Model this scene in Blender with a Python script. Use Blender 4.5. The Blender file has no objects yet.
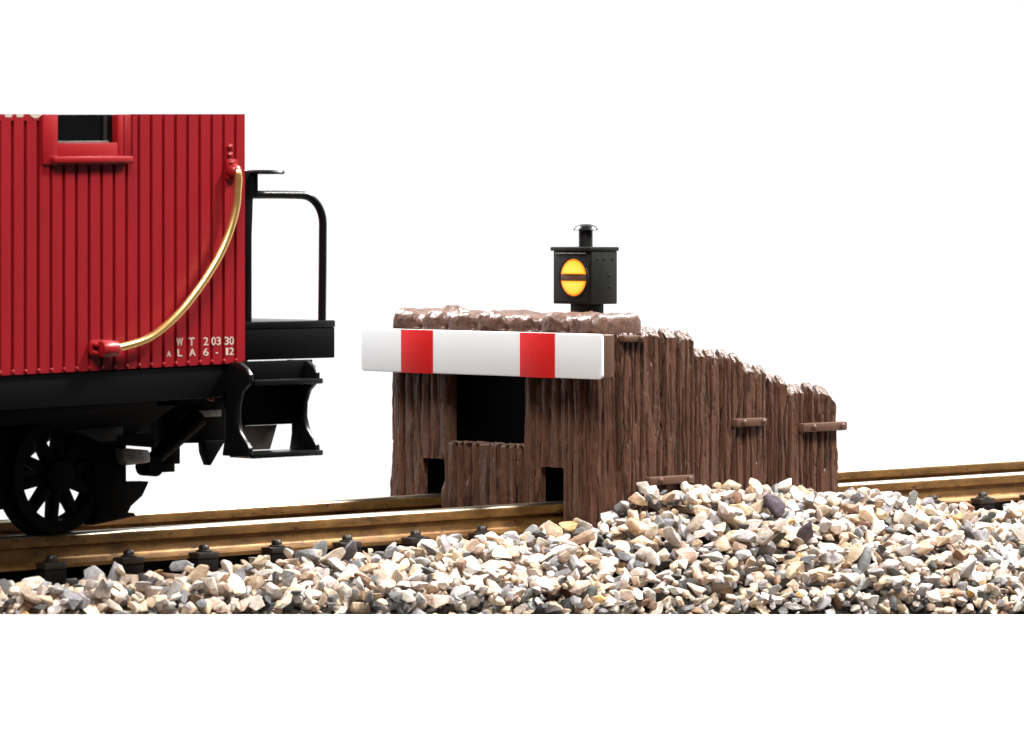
import bpy, bmesh, math, random
import numpy as np
from mathutils import Vector, Matrix

# All dimensions in millimetres of the real model, scaled to metres when linked.
S = 0.001
scene = bpy.context.scene
col = scene.collection
rng = np.random.default_rng(7)
random.seed(7)

# ------------------------------------------------------------------ camera geometry
ANG = math.radians(46)
FW = Vector((math.cos(ANG), math.sin(ANG), 0))
RT = Vector((math.sin(ANG), -math.cos(ANG), 0))
CAM = Vector((-834.75, -844.02, 76.63))
FPX = 4275.0

# ------------------------------------------------------------------ noise
_tab = np.random.default_rng(3).random((256, 256))
def vnoise(x, y):
    x = np.asarray(x, float); y = np.asarray(y, float)
    xi = np.floor(x).astype(int); yi = np.floor(y).astype(int)
    fx = x - xi; fy = y - yi
    fx = fx*fx*(3-2*fx); fy = fy*fy*(3-2*fy)
    a = _tab[xi & 255, yi & 255]; b = _tab[(xi+1) & 255, yi & 255]
    c = _tab[xi & 255, (yi+1) & 255]; d = _tab[(xi+1) & 255, (yi+1) & 255]
    return (a*(1-fx)+b*fx)*(1-fy) + (c*(1-fx)+d*fx)*fy - 0.5

# ------------------------------------------------------------------ materials
def nodes_of(name):
    m = bpy.data.materials.new(name); m.use_nodes = True
    nt = m.node_tree
    return m, nt, nt.nodes['Principled BSDF']

def mat(name, color, rough=0.5, metal=0.0, mottle=0.0, mscale=0.5, bump=0.0, bscale=2.0,
        spec=0.5, color2=None, stretch=(1, 1, 1), rough_var=0.0, coat=0.0):
    m, nt, p = nodes_of(name)
    p.inputs['Base Color'].default_value = (*color, 1)
    p.inputs['Roughness'].default_value = rough
    p.inputs['Metallic'].default_value = metal
    p.inputs['Specular IOR Level'].default_value = spec
    p.inputs['Coat Weight'].default_value = coat
    tc = nt.nodes.new('ShaderNodeTexCoord')
    mp = nt.nodes.new('ShaderNodeMapping')
    mp.inputs['Scale'].default_value = tuple(1000*s for s in stretch)
    nt.links.new(tc.outputs['Object'], mp.inputs['Vector'])
    if mottle > 0 or color2:
        n = nt.nodes.new('ShaderNodeTexNoise'); n.inputs['Scale'].default_value = mscale
        n.inputs['Detail'].default_value = 6; n.inputs['Roughness'].default_value = 0.65
        nt.links.new(mp.outputs[0], n.inputs['Vector'])
        r = nt.nodes.new('ShaderNodeValToRGB')
        r.color_ramp.elements[0].position = 0.32; r.color_ramp.elements[1].position = 0.68
        c2 = color2 or tuple(c*(1-mottle) for c in color)
        r.color_ramp.elements[0].color = (*c2, 1); r.color_ramp.elements[1].color = (*color, 1)
        nt.links.new(n.outputs['Fac'], r.inputs['Fac'])
        nt.links.new(r.outputs['Color'], p.inputs['Base Color'])
        if rough_var:
            mr = nt.nodes.new('ShaderNodeMapRange')
            mr.inputs['To Min'].default_value = rough+rough_var; mr.inputs['To Max'].default_value = rough-rough_var
            nt.links.new(n.outputs['Fac'], mr.inputs['Value'])
            nt.links.new(mr.outputs[0], p.inputs['Roughness'])
    if bump > 0:
        n2 = nt.nodes.new('ShaderNodeTexNoise'); n2.inputs['Scale'].default_value = bscale
        n2.inputs['Detail'].default_value = 5
        nt.links.new(mp.outputs[0], n2.inputs['Vector'])
        b = nt.nodes.new('ShaderNodeBump'); b.inputs['Strength'].default_value = 1.0
        b.inputs['Distance'].default_value = bump*S
        nt.links.new(n2.outputs['Fac'], b.inputs['Height'])
        nt.links.new(b.outputs[0], p.inputs['Normal'])
    return m

M = {}
def wood_mat():
    m, nt, p = nodes_of('brown_moulded_timber')
    tc = nt.nodes.new('ShaderNodeTexCoord')
    def noise(scale, stretch, detail=5, rough=0.6):
        mp = nt.nodes.new('ShaderNodeMapping'); mp.inputs['Scale'].default_value = tuple(1000*v for v in stretch)
        nt.links.new(tc.outputs['Object'], mp.inputs['Vector'])
        n = nt.nodes.new('ShaderNodeTexNoise'); n.inputs['Scale'].default_value = scale
        n.inputs['Detail'].default_value = detail; n.inputs['Roughness'].default_value = rough
        nt.links.new(mp.outputs[0], n.inputs['Vector']); return n
    def ramp(src, stops):
        r = nt.nodes.new('ShaderNodeValToRGB'); e = r.color_ramp.elements
        e[0].position, e[0].color = stops[0][0], (*stops[0][1], 1)
        e[1].position, e[1].color = stops[-1][0], (*stops[-1][1], 1)
        for q, c in stops[1:-1]: x = e.new(q); x.color = (*c, 1)
        nt.links.new(src.outputs['Fac'], r.inputs['Fac']); return r
    veins = noise(1.5, (1, 1, 0.045), 4, 0.55)
    tone = noise(0.22, (1, 1, 0.5))
    rv = ramp(veins, [(0.34, (0.30, 0.27, 0.26)), (0.44, (0.88, 0.87, 0.86)), (0.7, (1.1, 1.08, 1.06))])
    rt = ramp(tone, [(0.3, (0.078, 0.034, 0.021)), (0.7, (0.110, 0.052, 0.033))])
    mx = nt.nodes.new('ShaderNodeMix'); mx.data_type = 'RGBA'; mx.blend_type = 'MULTIPLY'; mx.inputs[0].default_value = 1
    nt.links.new(rt.outputs[0], mx.inputs[6]); nt.links.new(rv.outputs[0], mx.inputs[7])
    nt.links.new(mx.outputs[2], p.inputs['Base Color'])
    speck = noise(1.1, (1, 1, 0.5), 4)
    b1 = nt.nodes.new('ShaderNodeBump'); b1.inputs['Distance'].default_value = 0.36*S
    nt.links.new(rv.outputs[0], b1.inputs['Height'])
    b2 = nt.nodes.new('ShaderNodeBump'); b2.inputs['Distance'].default_value = 0.28*S
    nt.links.new(speck.outputs['Fac'], b2.inputs['Height']); nt.links.new(b1.outputs[0], b2.inputs['Normal'])
    nt.links.new(b2.outputs[0], p.inputs['Normal'])
    p.inputs['Roughness'].default_value = 0.30; p.inputs['Specular IOR Level'].default_value = 0.45
    return m
M['brown'] = wood_mat()
M['brownsmooth'] = mat('brown_plastic', (0.098, 0.050, 0.031), rough=0.45, color2=(0.085, 0.042, 0.028), mscale=0.5, bump=0.05, bscale=3, spec=0.35)
M['earth'] = mat('brown_rubble_plastic', (0.16, 0.088, 0.064), rough=0.34, color2=(0.055, 0.028, 0.020), mscale=0.8, bump=0.10, bscale=1.6)
M['white'] = mat('white_paint', (0.72, 0.74, 0.75), rough=0.45, color2=(0.68, 0.71, 0.735), mscale=0.06, bump=0.012, bscale=1.5, spec=0.4)
M['stripe'] = mat('red_paint', (0.54, 0.010, 0.010), rough=0.45, color2=(0.49, 0.009, 0.009), mscale=0.4, bump=0.012, bscale=2, spec=0.3)
M['wagonred'] = mat('wagon_red', (0.235, 0.0055, 0.0095), rough=0.40, color2=(0.19, 0.005, 0.009), mscale=0.09, bump=0.015, bscale=1.2,
                    stretch=(1, 1, 0.3), spec=0.3)
M['wagontrim'] = mat('wagon_trim_red', (0.25, 0.0065, 0.0095), rough=0.33, bump=0.01, bscale=2, spec=0.45)
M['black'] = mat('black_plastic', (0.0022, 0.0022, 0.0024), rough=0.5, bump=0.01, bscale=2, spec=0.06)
M['blackgloss'] = mat('black_satin', (0.003, 0.003, 0.0032), rough=0.27, bump=0.008, bscale=2, spec=0.4)
M['steel'] = mat('dull_steel', (0.32, 0.31, 0.29), rough=0.42, metal=0.8, mottle=0.5, mscale=0.6)
M['darkgrey'] = mat('dark_grey_plastic', (0.008, 0.0075, 0.0075), rough=0.5, mottle=0.3, spec=0.3)
M['lantern'] = mat('black_lantern_plastic', (0.010, 0.0105, 0.010), rough=0.42, mottle=0.3, mscale=0.5, bump=0.02, bscale=1.5, spec=0.35)
M['gold'] = mat('polished_brass', (0.95, 0.58, 0.21), rough=0.25, metal=0.9)
M['letter'] = mat('cream_print', (0.52, 0.42, 0.35), rough=0.5, mottle=0.3, mscale=1.5)
M['redreflection'] = mat('dull_red_reflection', (0.13, 0.02, 0.018), rough=0.4)  # reddish reflection off the steps, put into a colour
M['riser'] = mat('brownish_grey_plastic', (0.065, 0.050, 0.042), rough=0.45, mottle=0.3)
M['sleeper'] = mat('dark_sleeper_plastic', (0.006, 0.0045, 0.0035), rough=0.75, bump=0.1, bscale=1.5, stretch=(1, 0.25, 1), mottle=0.4, spec=0.1)
M['clip'] = mat('dark_clip_plastic', (0.022, 0.015, 0.011), rough=0.42, mottle=0.4, mscale=1, spec=0.45)
M['base'] = mat('white_base_paint', (0.92, 0.92, 0.92), rough=0.7, bump=0.01, bscale=0.5, spec=0.2)
M['dirt'] = mat('grey_grit', (0.10, 0.085, 0.07), rough=0.9, color2=(0.03, 0.026, 0.022), mscale=0.8, bump=0.8, bscale=0.7)

def rail_mat():
    m, nt, p = nodes_of('weathered_brass_rail')
    tc = nt.nodes.new('ShaderNodeTexCoord')
    mp = nt.nodes.new('ShaderNodeMapping'); mp.inputs['Scale'].default_value = (130, 420, 420)
    nt.links.new(tc.outputs['Object'], mp.inputs['Vector'])
    n = nt.nodes.new('ShaderNodeTexNoise'); n.inputs['Scale'].default_value = 0.8
    n.inputs['Detail'].default_value = 7; n.inputs['Roughness'].default_value = 0.7
    nt.links.new(mp.outputs[0], n.inputs['Vector'])
    r = nt.nodes.new('ShaderNodeValToRGB')
    e = r.color_ramp.elements
    e[0].position = 0.28; e[0].color = (0.055, 0.027, 0.010, 1)
    e[1].position = 0.66; e[1].color = (0.27, 0.138, 0.040, 1)
    x = e.new(0.48); x.color = (0.165, 0.082, 0.024, 1)
    nt.links.new(n.outputs['Fac'], r.inputs['Fac'])
    # small dark pits
    mp2 = nt.nodes.new('ShaderNodeMapping'); mp2.inputs['Scale'].default_value = (420, 1000, 1000)
    nt.links.new(tc.outputs['Object'], mp2.inputs['Vector'])
    n3 = nt.nodes.new('ShaderNodeTexNoise'); n3.inputs['Scale'].default_value = 0.9; n3.inputs['Detail'].default_value = 3
    nt.links.new(mp2.outputs[0], n3.inputs['Vector'])
    r3 = nt.nodes.new('ShaderNodeValToRGB')
    r3.color_ramp.elements[0].position = 0.30; r3.color_ramp.elements[0].color = (0.25, 0.2, 0.16, 1)
    r3.color_ramp.elements[1].position = 0.37; r3.color_ramp.elements[1].color = (1, 1, 1, 1)
    nt.links.new(n3.outputs['Fac'], r3.inputs['Fac'])
    mx = nt.nodes.new('ShaderNodeMix'); mx.data_type = 'RGBA'; mx.blend_type = 'MULTIPLY'
    mx.inputs[0].default_value = 1.0
    nt.links.new(r.outputs['Color'], mx.inputs[6]); nt.links.new(r3.outputs['Color'], mx.inputs[7])
    nt.links.new(mx.outputs[2], p.inputs['Base Color'])
    p.inputs['Metallic'].default_value = 0.55
    p.inputs['Roughness'].default_value = 0.42
    b = nt.nodes.new('ShaderNodeBump'); b.inputs['Distance'].default_value = 0.05*S
    nt.links.new(n.outputs['Fac'], b.inputs['Height']); nt.links.new(b.outputs[0], p.inputs['Normal'])
    return m
M['rail'] = rail_mat()
M['railtop'] = mat('rail_running_surface', (0.92, 0.84, 0.66), rough=0.28, metal=1.0, mottle=0.12, mscale=0.15, bump=0.01, bscale=1)

def stone_mat():
    m, nt, p = nodes_of('mixed_gravel_stone')
    at = nt.nodes.new('ShaderNodeAttribute'); at.attribute_name = 'stone_colour'
    tc = nt.nodes.new('ShaderNodeTexCoord')
    mp = nt.nodes.new('ShaderNodeMapping'); mp.inputs['Scale'].default_value = (1000,)*3
    nt.links.new(tc.outputs['Object'], mp.inputs['Vector'])
    n = nt.nodes.new('ShaderNodeTexNoise'); n.inputs['Scale'].default_value = 0.55
    n.inputs['Detail'].default_value = 8; n.inputs['Roughness'].default_value = 0.7
    nt.links.new(mp.outputs[0], n.inputs['Vector'])
    r = nt.nodes.new('ShaderNodeValToRGB')
    e = r.color_ramp.elements
    e[0].position = 0.30; e[0].color = (0.50, 0.40, 0.32, 1)
    e[1].position = 0.62; e[1].color = (1.08, 1.08, 1.08, 1)
    nt.links.new(n.outputs['Fac'], r.inputs['Fac'])
    mx = nt.nodes.new('ShaderNodeMix'); mx.data_type = 'RGBA'; mx.blend_type = 'MULTIPLY'
    mx.inputs[0].default_value = 0.85
    nt.links.new(at.outputs['Color'], mx.inputs[6]); nt.links.new(r.outputs['Color'], mx.inputs[7])
    nt.links.new(mx.outputs[2], p.inputs['Base Color'])
    p.inputs['Roughness'].default_value = 0.62
    p.inputs['Specular IOR Level'].default_value = 0.35
    n2 = nt.nodes.new('ShaderNodeTexNoise'); n2.inputs['Scale'].default_value = 1.3; n2.inputs['Detail'].default_value = 6
    nt.links.new(mp.outputs[0], n2.inputs['Vector'])
    b = nt.nodes.new('ShaderNodeBump'); b.inputs['Distance'].default_value = 0.30*S; b.inputs['Strength'].default_value = 0.9
    nt.links.new(n2.outputs['Fac'], b.inputs['Height']); nt.links.new(b.outputs[0], p.inputs['Normal'])
    return m
M['stone'] = stone_mat()

def glass_mat():
    m, nt, p = nodes_of('pane_painted_dark')
    p.inputs['Base Color'].default_value = (0.004, 0.004, 0.004, 1)  # opaque: darkness of the unlit interior is put into the pane's colour
    p.inputs['Roughness'].default_value = 0.12
    p.inputs['Specular IOR Level'].default_value = 0.06
    tc = nt.nodes.new('ShaderNodeTexCoord')
    mp = nt.nodes.new('ShaderNodeMapping'); mp.inputs['Scale'].default_value = (1000,)*3
    nt.links.new(tc.outputs['Object'], mp.inputs['Vector'])
    n = nt.nodes.new('ShaderNodeTexNoise'); n.inputs['Scale'].default_value = 0.25
    nt.links.new(mp.outputs[0], n.inputs['Vector'])
    b = nt.nodes.new('ShaderNodeBump'); b.inputs['Distance'].default_value = 0.25*S
    nt.links.new(n.outputs['Fac'], b.inputs['Height']); nt.links.new(b.outputs[0], p.inputs['Normal'])
    return m
M['glass'] = glass_mat()

def lens_mat():
    # a lit amber lens: bulb glow painted into the emission, bright middle to deep amber rim
    m, nt, p = nodes_of('lit_amber_lens')
    tc = nt.nodes.new('ShaderNodeTexCoord')
    at = nt.nodes.new('ShaderNodeAttribute'); at.attribute_name = 'rim'
    r = nt.nodes.new('ShaderNodeValToRGB')
    e = r.color_ramp.elements
    e[0].position = 0.0; e[0].color = (1.0, 0.72, 0.12, 1)
    e[1].position = 1.0; e[1].color = (0.75, 0.10, 0.0, 1)
    x = e.new(0.62); x.color = (1.0, 0.54, 0.035, 1)
    y = e.new(0.82); y.color = (1.0, 0.22, 0.004, 1)
    nt.links.new(at.outputs['Fac'], r.inputs['Fac'])
    nt.links.new(r.outputs['Color'], p.inputs['Emission Color'])
    p.inputs['Emission Strength'].default_value = 1.15
    p.inputs['Base Color'].default_value = (0.25, 0.10, 0.01, 1)
    p.inputs['Roughness'].default_value = 0.2
    return m
M['lens'] = lens_mat()

# ------------------------------------------------------------------ mesh builder (millimetres)
class MB:
    def __init__(self):
        self.v = []; self.f = []
    def add(self, vs, fs):
        o = len(self.v)
        self.v.extend([tuple(map(float, p)) for p in vs]); self.f.extend([tuple(i+o for i in f) for f in fs])
        return self
    def box(self, x0, x1, y0, y1, z0, z1):
        vs = [(x, y, z) for x in (x0, x1) for y in (y0, y1) for z in (z0, z1)]
        return self.add(vs, [(0, 1, 3, 2), (4, 6, 7, 5), (0, 4, 5, 1), (2, 3, 7, 6), (0, 2, 6, 4), (1, 5, 7, 3)])
    def prism(self, poly, axis, a, b):
        n = len(poly)
        def P(p, t):
            if axis == 'y': return (p[0], t, p[1])
            if axis == 'x': return (t, p[0], p[1])
            return (p[0], p[1], t)
        vs = [P(p, a) for p in poly] + [P(p, b) for p in poly]
        fs = [tuple(range(n)), tuple(range(2*n-1, n-1, -1))]
        fs += [(i, (i+1) % n, n+(i+1) % n, n+i) for i in range(n)]
        return self.add(vs, fs)
    def tube(self, path, r, n=12, caps=True):
        path = [Vector(p) for p in path]; m = len(path)
        rs = r if isinstance(r, (list, tuple)) else [r]*m
        vs = []; prev = None
        for i, p in enumerate(path):
            t = (path[min(i+1, m-1)] - path[max(i-1, 0)]).normalized()
            if prev is None:
                up = Vector((0, 0, 1)) if abs(t.z) < 0.9 else Vector((1, 0, 0))
                a = t.cross(up).normalized()
            else:
                a = (prev - t*prev.dot(t)).normalized()
            prev = a; b = t.cross(a)
            for k in range(n):
                q = 2*math.pi*k/n
                vs.append(p + (a*math.cos(q)+b*math.sin(q))*rs[i])
        fs = [(i*n+k, i*n+(k+1) % n, (i+1)*n+(k+1) % n, (i+1)*n+k) for i in range(m-1) for k in range(n)]
        if caps: fs += [tuple(range(n-1, -1, -1)), tuple((m-1)*n+k for k in range(n))]
        return self.add(vs, fs)
    def lathe(self, prof, c, axis='z', n=32):
        """prof: list of (radius, height along axis); closed at the ends"""
        vs = []; m = len(prof)
        for r, h in prof:
            for k in range(n):
                q = 2*math.pi*k/n; a = r*math.cos(q); b = r*math.sin(q)
                vs.append({'z': (c[0]+a, c[1]+b, c[2]+h), 'y': (c[0]+a, c[1]+h, c[2]+b), 'x': (c[0]+h, c[1]+a, c[2]+b)}[axis])
        fs = [(i*n+k, i*n+(k+1) % n, (i+1)*n+(k+1) % n, (i+1)*n+k) for i in range(m-1) for k in range(n)]
        fs += [tuple(range(n-1, -1, -1)), tuple((m-1)*n+k for k in range(n))]
        return self.add(vs, fs)
    def build(self, name, m, root=None, parent=None, bevel=0, seg=2, smooth=35, origin=None):
        """origin of the mesh = origin of its root thing"""
        o0 = Vector(root['mm'] if root is not None else (origin or (0, 0, 0)))
        me = bpy.data.meshes.new(name)
        bm = bmesh.new()
        bv = [bm.verts.new((Vector(p)-o0)*S) for p in self.v]
        for f in self.f:
            try: bm.faces.new([bv[i] for i in f])
            except ValueError: pass
        bmesh.ops.recalc_face_normals(bm, faces=bm.faces[:])
        if bevel:
            es = [e for e in bm.edges if e.is_manifold and e.calc_face_angle(0) > math.radians(28)]
            bmesh.ops.bevel(bm, geom=es, offset=bevel*S, segments=seg, profile=0.5, affect='EDGES', clamp_overlap=True)
        bm.to_mesh(me); bm.free()
        if smooth:
            me.shade_smooth(); me.set_sharp_from_angle(angle=math.radians(smooth))
        me.materials.append(m)
        o = bpy.data.objects.new(name, me); col.objects.link(o)
        if parent is not None: o.parent = parent
        elif root is not None: o.parent = root
        else: o.location = o0*S
        return o

def thing(name, label, cat, mm, group=None):
    o = bpy.data.objects.new(name, None); col.objects.link(o)
    o.empty_display_size = 0.01
    o.location = Vector(mm)*S; o['mm'] = tuple(float(v) for v in mm)
    o['label'] = label; o['category'] = cat
    if group: o['group'] = group
    return o

# ------------------------------------------------------------------ wood-grain relief panels
class Grain:
    """vertical moulded planks: deep irregular grooves and fine grain; gives relief in mm"""
    def __init__(self, seed, u0, u1, spacing, depth, width, vmin=-10, vmax=55, keep=0.72, wander=0.8):
        r = random.Random(seed); self.g = []; u = u0 + spacing*0.4
        self.seed = seed*13.7
        while u < u1:
            full = r.random() < keep
            a = vmin-5 if full else r.uniform(vmin, vmax-8)
            b = vmax+5 if full else a + r.uniform(10, 32)
            self.g.append((u, r.uniform(0.6, 1.15)*depth, r.uniform(0.65, 1.35)*width, a, b, r.uniform(0, 200), wander*r.uniform(0.4, 1.2)))
            u += spacing*r.uniform(0.55, 1.45)
    def __call__(self, U, V):
        h = np.zeros_like(U)
        for (c, d, w, a, b, ph, wa) in self.g:
            cc = c + wa*2*vnoise(V/11.0+ph, np.full_like(V, ph)) + 0.35*vnoise(V/2.5+ph, np.full_like(V, ph+9))
            fade = np.clip((V-a)/3, 0, 1)*np.clip((b-V)/3, 0, 1)
            dd = d*(0.75+0.9*vnoise(V/5+ph, np.full_like(V, ph*0.3)))
            g = dd*fade*np.exp(-((U-cc)/w)**4)
            h = np.maximum(h, g)
        fine = 0.22*vnoise(U/0.4+self.seed, V/7.0) + 0.16*vnoise(U/0.8, V/1.4+self.seed) + 0.5*vnoise(U/2.2+self.seed, V/14.0)
        pit = np.clip(vnoise(U/0.7+self.seed, V/0.9)-0.30, 0, 1)*1.6
        return -h + fine - pit

def panel(mb, u0, u1, v0, top, relief, place, thick, du=0.17, dv=0.65, crown=0.9):
    """grid face with relief, rounded over the top and closed at the back.
    place(u, v, out) -> xyz, out = distance in front of the face plane (negative = behind)"""
    nu = max(2, int((u1-u0)/du)+1); us = np.linspace(u0, u1, nu)
    tops = np.array([top(u) for u in us]) if callable(top) else np.full(nu, float(top))
    nv = max(2, int((tops.max()-v0)/dv)+1)
    t = np.linspace(0, 1, nv)
    U = np.repeat(us[:, None], nv, 1)
    V = v0 + (tops[:, None]-crown-v0)*t[None, :]
    H = relief(U, V)
    # keep the panel's own edges at the face plane only slightly recessed
    rows = []
    for j in range(nv): rows.append([place(us[i], V[i, j], H[i, j]) for i in range(nu)])
    hn = vnoise(us/1.1+v0, us*0+u0)
    if crown > 0:
        # sawn top, sloping back at about 45 degrees
        rows.append([place(us[i], tops[i]-crown*0.85, min(H[i, -1], 0)*0.5-crown*0.15) for i in range(nu)])
        rows.append([place(us[i], tops[i]-crown*0.45+0.15*hn[i], -crown*0.55) for i in range(nu)])
        rows.append([place(us[i], tops[i]+0.2*hn[i], -min(crown, thick*0.85)) for i in range(nu)])
        rows.append([place(us[i], tops[i]-0.8, -thick) for i in range(nu)])
    else:
        rows.append([place(us[i], tops[i], -thick) for i in range(nu)])
    rows.append([place(us[i], v0, -thick) for i in range(nu)])
    R = len(rows); vs = [p for r in rows for p in r]
    fs = [(j*nu+i, j*nu+i+1, (j+1)*nu+i+1, (j+1)*nu+i) for j in range(R-1) for i in range(nu-1)]
    fs += [((R-1)*nu+i, (R-1)*nu+i+1, i+1, i) for i in range(nu-1)]
    fs += [tuple(j*nu for j in range(R)), tuple(j*nu+nu-1 for j in range(R-1, -1, -1))]
    mb.add(vs, fs)

# ================================================================== BUFFER STOP
stop = thing('buffer_stop', 'brown plank-sided buffer stop with red and white striped beam at the end of the rails', 'buffer stop', (40, 24, -9))
XF = -5.5                              # front face of the planks
mb = MB()
gf = Grain(11, -19, 66, 2.75, 2.5, 0.74, keep=0.9, wander=0.55)
pf = lambda u, v, h: (XF-h, u, v)
for (a, b, z0, z1) in ((52.1, 65.2, -9, 47), (43.5, 52.1, 10.2, 47), (40.0, 43.5, -9, 47), (9.5, 40.0, 40, 47),
                       (3.9, 9.5, -9, 47), (-5.6, 3.9, 9.6, 47), (-17.9, -5.6, -9, 47)):
    panel(mb, a, b, z0, z1, gf, pf, 2.6, crown=0)
mb.build('front_wall', M['brown'], stop)
mb = MB(); mb.box(1.5, 3.0, -15.9, 63.1, 0.35, 46.0); mb.build('shade_panel', M['black'], stop)  # added black sheet, stands in for the unlit inside behind the openings
for (a, b) in ((-17.9, -16.2), (63.5, 65.2)):
    mb = MB(); panel(mb, XF+2.65, 3.2, -9, 47, Grain(5, -3, 3.2, 1.9, 0.5, 0.3), (lambda u, v, h: (u, -17.9-h, v)) if a < 0 else (lambda u, v, h: (u, 65.2+h, v)), 1.8, crown=0)
    mb.build('corner_return', M['brown'], stop)
mb = MB()
panel(mb, 9.55, 39.95, -9, lambda u: 15.7+0.5*vnoise(u/1.2, 3.3), Grain(14, 9.5, 38.6, 2.75, 3.4, 0.74, keep=0.97, wander=0.5),
      lambda u, v, h: (XF-0.9-h, u, v), 5.5, crown=1.1)
mb.build('sill_panel', M['brown'], stop)

# side walls: stepped groups of planks
SECT = [(3.4, 33.5, lambda x: 48.4-0.045*(x-8), (11.6, 20.4, 26.6)), (33.9, 53.6, lambda x: 42.6-0.11*(x-34), (38.5, 44.0, 49.0)),
        (54.0, 63.5, lambda x: 37.5-0.10*(x-54), (58.6,)), (63.8, 72.2, lambda x: 34.6-0.10*(x-64), (68.2,)),
        (72.6, 93.2, lambda x: 31.4-0.02*(x-73) - (0 if x < 84 else (9.4-math.sqrt(max(0.0, 9.4**2-(x-84)**2)))*0.72), (79.6, 84.4))]
def side_top(base, seed, x0, x1, seams):
    r = random.Random(seed)
    ed = [x0, *seams, x1]; lift = [r.uniform(-0.45, 0.45) for _ in ed]; dep = [r.uniform(2.4, 3.8) for _ in ed]
    def f(x):
        k = max(i for i in range(len(ed)-1) if x >= ed[i]-1e-6)
        a, b = ed[k], ed[min(k+1, len(ed)-1)]; t = 2*(x-a)/(b-a)-1
        z = base(x) + lift[k] - 1.0*abs(t)**4
        for c, d in zip(ed[1:-1], dep): z -= d*max(0.0, 1-abs(x-c)/0.8)
        return z + float(vnoise(x/1.5+seed, seed*1.7))*0.5
    return f
for side, sgn, y0 in (('near', 1, -19.0), ('far', -1, 66.2)):
    mb = MB()
    g = Grain(31 if sgn > 0 else 52, 3, 93.5, 1.8, 2.4, 0.36, keep=0.5, wander=0.8)
    for c_ in (11.6, 20.4, 26.6, 44.0, 49.0, 33.6, 53.8, 63.65, 72.4, 68.2, 79.6, 84.4): g.g.append((c_, 2.6, 0.42, -20, 60, c_*7, 0.25))
    for k, (a, b, base, seams) in enumerate(SECT):
        f = side_top(base, 5.3*k+sgn, a, b, seams)
        off = (0.0, 0.25, -0.1, 0.15, 0.0)[k]
        panel(mb, a, b, -9, f, g, lambda u, v, h, y0=y0, s=sgn, off=off: (u, y0-s*(h-off), v), 3.0, du=0.15 if sgn > 0 else 0.5,
              dv=0.6 if sgn > 0 else 1.5, crown=2.5)
    w = mb.build('side_wall', M['brown'], stop)
    # bolted cleats
    for (xa, xb, za, zb) in ((3.2, 11.0, 44.4, 46.2), (13.3, 31.2, 4.6, 6.9), (48.4, 60.9, 19.6, 21.9), (76.4, 95.3, 17.2, 19.7)):
        c = MB()
        yo = y0-sgn*1.9
        n = 16; pts = []
        for (px, pz) in ((xa, za), (xb, za), (xb, zb), (xa, zb)): pts.append((px, pz))
        c.box(xa, xb, min(yo, y0+sgn*0.8), max(yo, y0+sgn*0.8), za, zb)
        cl = c.build('cleat', M['brownsmooth'], stop, w, bevel=0.45)
        for bx in (xa+0.22*(xb-xa), xb-0.13*(xb-xa)) if xb-xa > 9 else (xb-1.6,):
            d = MB(); s = -sgn
            d.lathe([(0.85, 0), (0.85, s*0.4), (0.6, s*0.75), (0.2, s*0.95)], (bx, yo, (za+zb)/2+0.15), 'y', 12)
            # bolt heads are part of the cleat they hold
            d.build('bolt', M['brownsmooth'], stop, w)
# rear boards
mb = MB()
panel(mb, -16, 63, -9, lambda u: 23+1.2*vnoise(u/3, 1), Grain(77, -16, 63, 3.0, 0.9, 0.5), lambda u, v, h: (92.6+h, u, v), 2.2, du=0.5, dv=1.2, crown=1)
mb.build('rear_wall', M['brown'], stop)
# fill between the boards
mb = MB()
mb.prism([(11.4, 44.5), (33.5, 42.5), (53.5, 37.5), (63.5, 32.5), (72, 30), (90, 22), (90, 16), (60, 26), (33, 36), (11.4, 39)], 'y', -15.8, 63)
mb.build('earth_fill', M['earth'], stop, bevel=1.2)
# beam
mb = MB()
def rrect(y0, y1, z0, z1, r, n=5):
    pts = []
    for cy_, cz_, a0 in ((y1-r, z1-r, 0), (y0+r, z1-r, 90), (y0+r, z0+r, 180), (y1-r, z0+r, 270)):
        for k in range(n+1):
            a = math.radians(a0+90*k/n); pts.append((cy_+r*math.cos(a), cz_+r*math.sin(a)))
    return pts
mb.prism(rrect(-26.4, 69.4, 34.9, 46.9, 0.5), 'x', -10.9, -5.6-0.9)
beam = mb.build('buffer_beam', M['brownsmooth'], stop, bevel=0.2)
mb = MB(); mb.prism(rrect(-27.0, 70.5, 34.7, 47.0, 1.2), 'x', -12.0, -10.95)
mb.build('white_board', M['white'], stop, beam, bevel=0.3)
for (a, b) in ((40.1, 53.4), (-9.0, 4.8)):
    mb = MB(); mb.box(-12.12, -11.5, a, b, 34.62, 46.95)
    mb.build('red_stripe', M['stripe'], stop, beam, bevel=0.1)
# rubble cap over the front wall
mb = MB()
ny, prof = 260, []
X0, X1, Z0, Z1, rr = -5.2, 14.0, 46.2, 52.0, 2.2
prof.append((X0, Z0))
for k in range(9): 
    a = math.radians(180-90*k/8); prof.append((X0+rr+rr*math.cos(a), Z1-rr+rr*math.sin(a)))
for k in range(1, 8): prof.append((X0+rr+(X1-X0-2*rr)*k/8, Z1))
for k in range(9):
    a = math.radians(90-90*k/8); prof.append((X1-rr+rr*math.cos(a), Z1-rr+rr*math.sin(a)))
prof.append((X1, Z0))
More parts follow.
